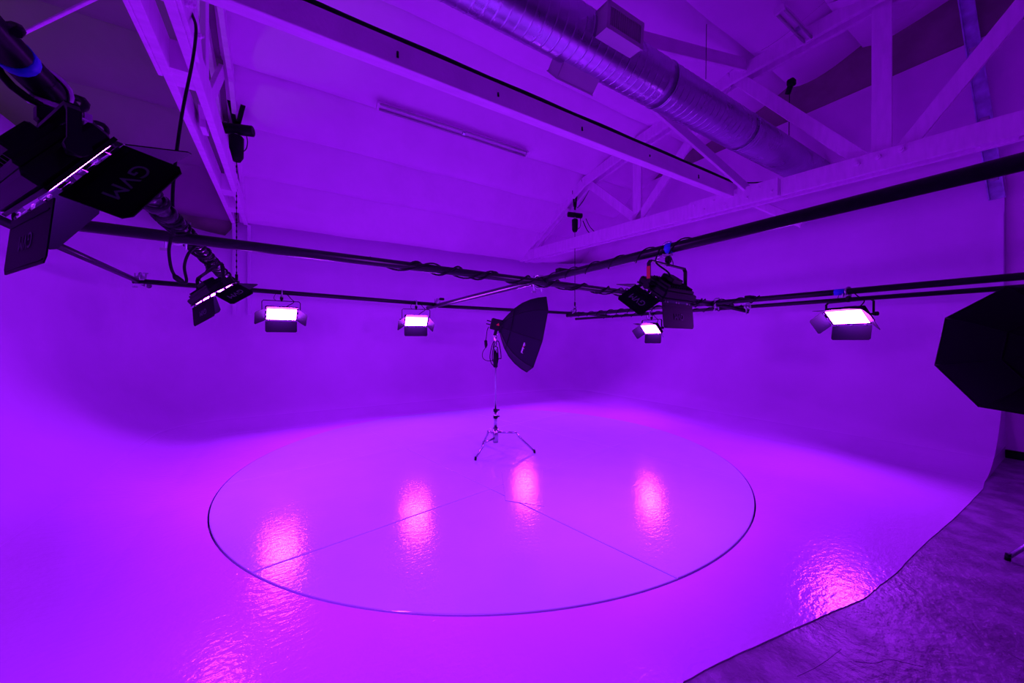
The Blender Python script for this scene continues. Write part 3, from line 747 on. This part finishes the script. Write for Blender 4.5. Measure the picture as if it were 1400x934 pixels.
# ------------------------------------------------------------------ octagonal softbox
def octabox(label, apex, axis, R, depth, cat='softbox', roll=0.0, marks=False, fab=None):
    fab = fab or M_FABRIC
    """apex: point of the speed ring; axis: aim"""
    ax = V(axis).normalized(); x = ax.cross(V((0,0,1))).normalized(); z = x.cross(ax)
    t = thing('octagonal_softbox', label, cat, tuple(apex))
    Mx = Matrix(((x.x, ax.x, z.x, 0), (x.y, ax.y, z.y, 0), (x.z, ax.z, z.z, 0), (0, 0, 0, 1))) @ Matrix.Rotation(roll, 4, 'Y')
    prof = [(0, .16), (.10, .33), (.22, .51), (.40, .70), (.60, .84), (.80, .935), (1.0, 1.0)]
    def pt(i, k, sc=1.0, mid=0):
        d_, r_ = prof[i]; a = 2*math.pi*k/8+math.pi/8
        return V((math.cos(a)*R*r_*sc, d_*depth, math.sin(a)*R*r_*sc))
    for k in range(8):
        m = MB(); vs = []; ns = 5
        for i in range(len(prof)):
            for j in range(ns+1):
                u = j/ns; p = pt(i, k).lerp(pt(i, k+1), u); sag = 1-.035*math.sin(math.pi*u)*math.sin(math.pi*min(1, prof[i][0]+.1))
                vs.append(V((p.x*sag, p.y, p.z*sag)))
        fs = [(i*(ns+1)+j, i*(ns+1)+j+1, (i+1)*(ns+1)+j+1, (i+1)*(ns+1)+j) for i in range(len(prof)-1) for j in range(ns)]
        m.add(vs, fs, True, Mx); g = m.build('fabric_panel', fab, t, recalc=False)
        m = MB(); m.tube([pt(i, k, 1.004) for i in range(len(prof))], .006, 6, M=Mx); m.build('rib', M_CABLE if fab is M_FABRIC else fab, t)
    m = MB(); m.tube([pt(2, k, 1.006) for k in range(8)], .007, 5, M=Mx, closed=True); m.build('seam_band', M_CABLE if fab is M_FABRIC else fab, t)
    m = MB(); m.tube([pt(6, k, 1.0) for k in range(8)], .007, 5, M=Mx, closed=True); m.build('rim', M_CABLE, t)
    m = MB(); m.add([pt(5, k, .985) for k in range(8)], [tuple(range(8))], M=Mx); m.build('diffuser', M_DIFF, t)
    m = MB(); m.tube([(0, -.02, 0), (0, .02, 0)], [R*.17, R*.17], 16, M=Mx); m.build('speed_ring', M_BLACK, t)
    return t, Mx, pt
def stand(label, base, top_z, legs, col_shift=V((0,0,0))):
    t = thing('light_stand', label, 'light stand', tuple(base))
    MB().cyl((0, 0, .13), (0, 0, .36), .043, 14).build('base_sleeve', M_STEEL, t)
    MB().tube([(0, 0, .34), (0, 0, .62)], .024, 12).build('column', M_STEEL, t)
    for z in (.52, .62):
        m = MB(); m.cyl((0, 0, z-.02), (0, 0, z+.02), .034, 12); m.cyl((.03, 0, z), (.07, .01, z), .012, 8); m.build('collar', M_BLACK, t)
    MB().cyl((0, 0, .6), (0, 0, top_z), .0125, 10).build('riser', M_STEEL, t)
    for i, (fx_, fy_, kz, kf) in enumerate(legs):
        m = MB(); k = V((fx_*kf, fy_*kf, kz)); m.tube([(0, 0, kz), k*.9+V((0, 0, kz*.1)), k, k+V((fx_*.04, fy_*.04, -.05)), V((fx_, fy_, .02))], .016, 8)
        lg = m.build('leg', M_STEEL, t); MB().cyl((fx_, fy_, .0), (fx_*.985, fy_*.985, .05), .017, 8).build('foot', M_BLACK, lg)
    return t
SB = V((2.73, 4.88, .006)); dS = SB.x*ST+SB.y*CT
f1, f2, f3 = [at_Z(*q, 0)-V((SB.x, SB.y, 0)) for q in ((650, 630), (731, 620), (661, 608))]
sd = stand('chrome turtle-base stand at the centre of the turntable', SB, 1.98, [(f1.x, f1.y, .20, .62), (f2.x, f2.y, .29, .55), (f3.x, f3.y, .25, .6)])
MB().tube([(0, 0, 1.28), (0, 0, 1.50)], .034, 10).build('grip_sleeve', M_CABLE, sd)
m = MB(); m.cyl((0, 0, 1.5), (0, 0, 1.86), .018, 10); m.cyl((0, 0, 1.56), (0, 0, 1.6), .03, 10); m.cyl((0, 0, 1.74), (0, 0, 1.77), .028, 10); m.build('upper_riser', M_STEEL, sd)
rt = V((CT, -ST, 0)); fw = V((ST, CT, 0))
top = SB+V((0, 0, 1.90))
head = thing('strobe_head', 'black strobe head with a red mark on top of the centre stand', 'strobe', tuple(top))
ax = (rt*.965+fw*.10+V((0, 0, -.23))).normalized()
hx = ax; hy = ax.cross(V((0,0,1))).normalized(); hz = hy.cross(ax)
HM = Matrix(((hx.x, hy.x, hz.x, 0), (hx.y, hy.y, hz.y, 0), (hx.z, hy.z, hz.z, 0), (0, 0, 0, 1)))
MB().box((-.0, 0, .03), (.17, .14, .17), M=HM, ch=.015).build('head_body', M_BLACK, head)
m = MB()
for z in (.01, .06): m.cyl((-.08, 0, z), (-.15, 0, z), .008, 8, M=HM)
m.build('handle', M_BLACK, head)
m = MB(); m.box((.02, 0, -.09), (.05, .05, .10), M=HM, ch=.01); m.cyl((.02, -.06, -.07), (.02, .06, -.07), .018, 10, M=HM); m.build('tilt_bracket', M_BLACK, head)
m = MB(); m.add([(.0, .0715, .02), (.05, .0715, .02), (.03, .0715, .06)], [(0, 1, 2)], M=HM); m.build('red_mark', M_RED, head)
m = MB(); m.add([(.0, -.0715, .02), (.05, -.0715, .02), (.03, -.0715, .06)], [(0, 1, 2)], M=HM)
m.add([(.0, .0, .118), (.05, .0, .118), (.03, .04, .118)], [(0, 1, 2)], M=HM); m.build('red_mark', M_RED, head)
apex = top+ax*.09+V((0, 0, .02))
ob, OM, opt = octabox('black octagonal softbox on the centre stand, facing right', apex, ax, .60, .56, roll=math.radians(-14), marks=True)
# small print on a lower side panel (white strokes with one red)
def panel_print():
    best = None
    for k in range(8):
        c = (opt(4, k)+opt(4, k+1))/2; cw = OM.to_3x3() @ c
        # panel most turned to the camera and low
        nrm = V((cw - ax*cw.dot(ax))).normalized(); sc = nrm.dot(-fw)-.45*abs(nrm.z+.5)
        if best is None or sc > best[0]: best = (sc, k)
    k = best[1]; n = 9; wm, rm = MB(), MB()
    for i in range(n):
        u = .30+.40*i/(n-1)
        base = opt(4, k).lerp(opt(4, k+1), u); nxt = opt(5, k).lerp(opt(5, k+1), u)
        side = (opt(4, k+1)-opt(4, k)).normalized(); upv = (nxt-base).normalized(); nn = side.cross(upv).normalized()
        if nn.dot(V((base.x, 0, base.z))) < 0: nn = -nn
        o_ = base+nn*(-.004)
        hgt = .035 if i in (0, 4, 7) else .024
        mm = rm if i == 5 else wm
        for dx, h_ in ((-.006, hgt), (.006, .02)):
            q = o_+side*dx; mm.beam(q+nn*.004, q+upv*h_+nn*.004, .005, .002, up=nn, M=OM)
        mm.beam(o_+side*-.006+upv*.012+nn*.004, o_+side*.006+upv*.012+nn*.004, .004, .002, up=nn, M=OM)
    wm.build('white_print', M_WPRINT, ob); rm.build('red_print', M_RED, ob)
panel_print()
# cords of the strobe
d0 = dS
cable('thin power cord looping down from the strobe handle to its plug', [at_d(668, 447, d0), at_d(666, 452, d0), at_d(665, 460, d0), at_d(664, 466, d0)], .006, 5)
o = MB().tube([at_d(664, 465, d0), at_d(664, 466, d0), at_d(664.5, 472, d0), at_d(664, 476, d0)], [.01, .024, .024, .008], 10).build('power_brick', M_CABLE, loc=at_d(664, 470, d0)); tag(o, 'small black plug hanging left of the centre stand', 'plug')
cable('thin cord swinging from the hanging plug back to the stand', [at_d(664, 475, d0), at_d(660, 482, d0), at_d(660, 489, d0), at_d(665, 493, d0), at_d(673, 493, d0), at_d(677, 488, d0)], .005, 6)
for i, (w_, b_) in enumerate(((-9, 500), (-6, 497), (6, 492), (-4, 503))):
    cable(['outer', 'middle', 'right-hand', 'longest'][i]+' loop of the coiled cable hung on the centre stand',
          [at_d(679, 466, d0), at_d(679+w_*.5, 468, d0), at_d(679+w_*.9, 480, d0), at_d(679+w_, 490, d0), at_d(679+w_*.7, b_-2, d0), at_d(679+w_*.1, b_, d0), at_d(681, 490, d0), at_d(680, 475, d0)], .007, 6)

# near softbox at the right edge, back towards the camera
d3 = 3.15; rimc = at_d(1411, 481, d3)
ax2 = Matrix.Rotation(math.radians(22), 3, 'Z') @ (V((rimc.x, rimc.y, 0)).normalized()+V((0, 0, -.03))).normalized()
Rn = .585
ap2 = rimc-ax2*.42
octabox('large black octagonal softbox cut by the right edge of the photo', ap2, ax2, Rn, .42, roll=math.radians(9), fab=M_FABRIC2)
sb2 = V((ap2.x, ap2.y, -.007))-ax2*.12
sb2.z = -.007
s2 = stand('light stand of the large softbox, mostly outside the right edge', sb2, ap2.z+.03, [(-.22, .30, .22, .6), (.45, .1, .22, .6), (-.05, -.5, .22, .6)])
hd2 = thing('strobe_head', 'black strobe head behind the large right-edge softbox', 'strobe', tuple(ap2-ax2*.12))
h2x = ax2; h2y = ax2.cross(V((0,0,1))).normalized(); h2z = h2y.cross(ax2)
HM2 = Matrix(((h2x.x, h2y.x, h2z.x, 0), (h2x.y, h2y.y, h2z.y, 0), (h2x.z, h2y.z, h2z.z, 0), (0, 0, 0, 1)))
MB().box((0, 0, .02), (.20, .14, .16), M=HM2, ch=.015).build('head_body', M_BLACK, hd2); MB().box((0, 0, -.08), (.05, .05, .08), M=HM2).build('tilt_bracket', M_BLACK, hd2)
# dark floor mat scrap
q = [at_Z(a, b_, -.026) for a, b_ in ((1350, 908), (1372, 915), (1398, 934), (1340, 934))]
m = MB(); m.add([(p.x, p.y, -.03) for p in q]+[(p.x, p.y, -.024) for p in q], [(0,1,2,3), (4,5,6,7), (0,1,5,4), (1,2,6,5), (2,3,7,6), (3,0,4,7)])
tag(m.build('rubber_mat', M_BLACK), 'dark scrap of mat on the concrete at the bottom right corner', 'mat')
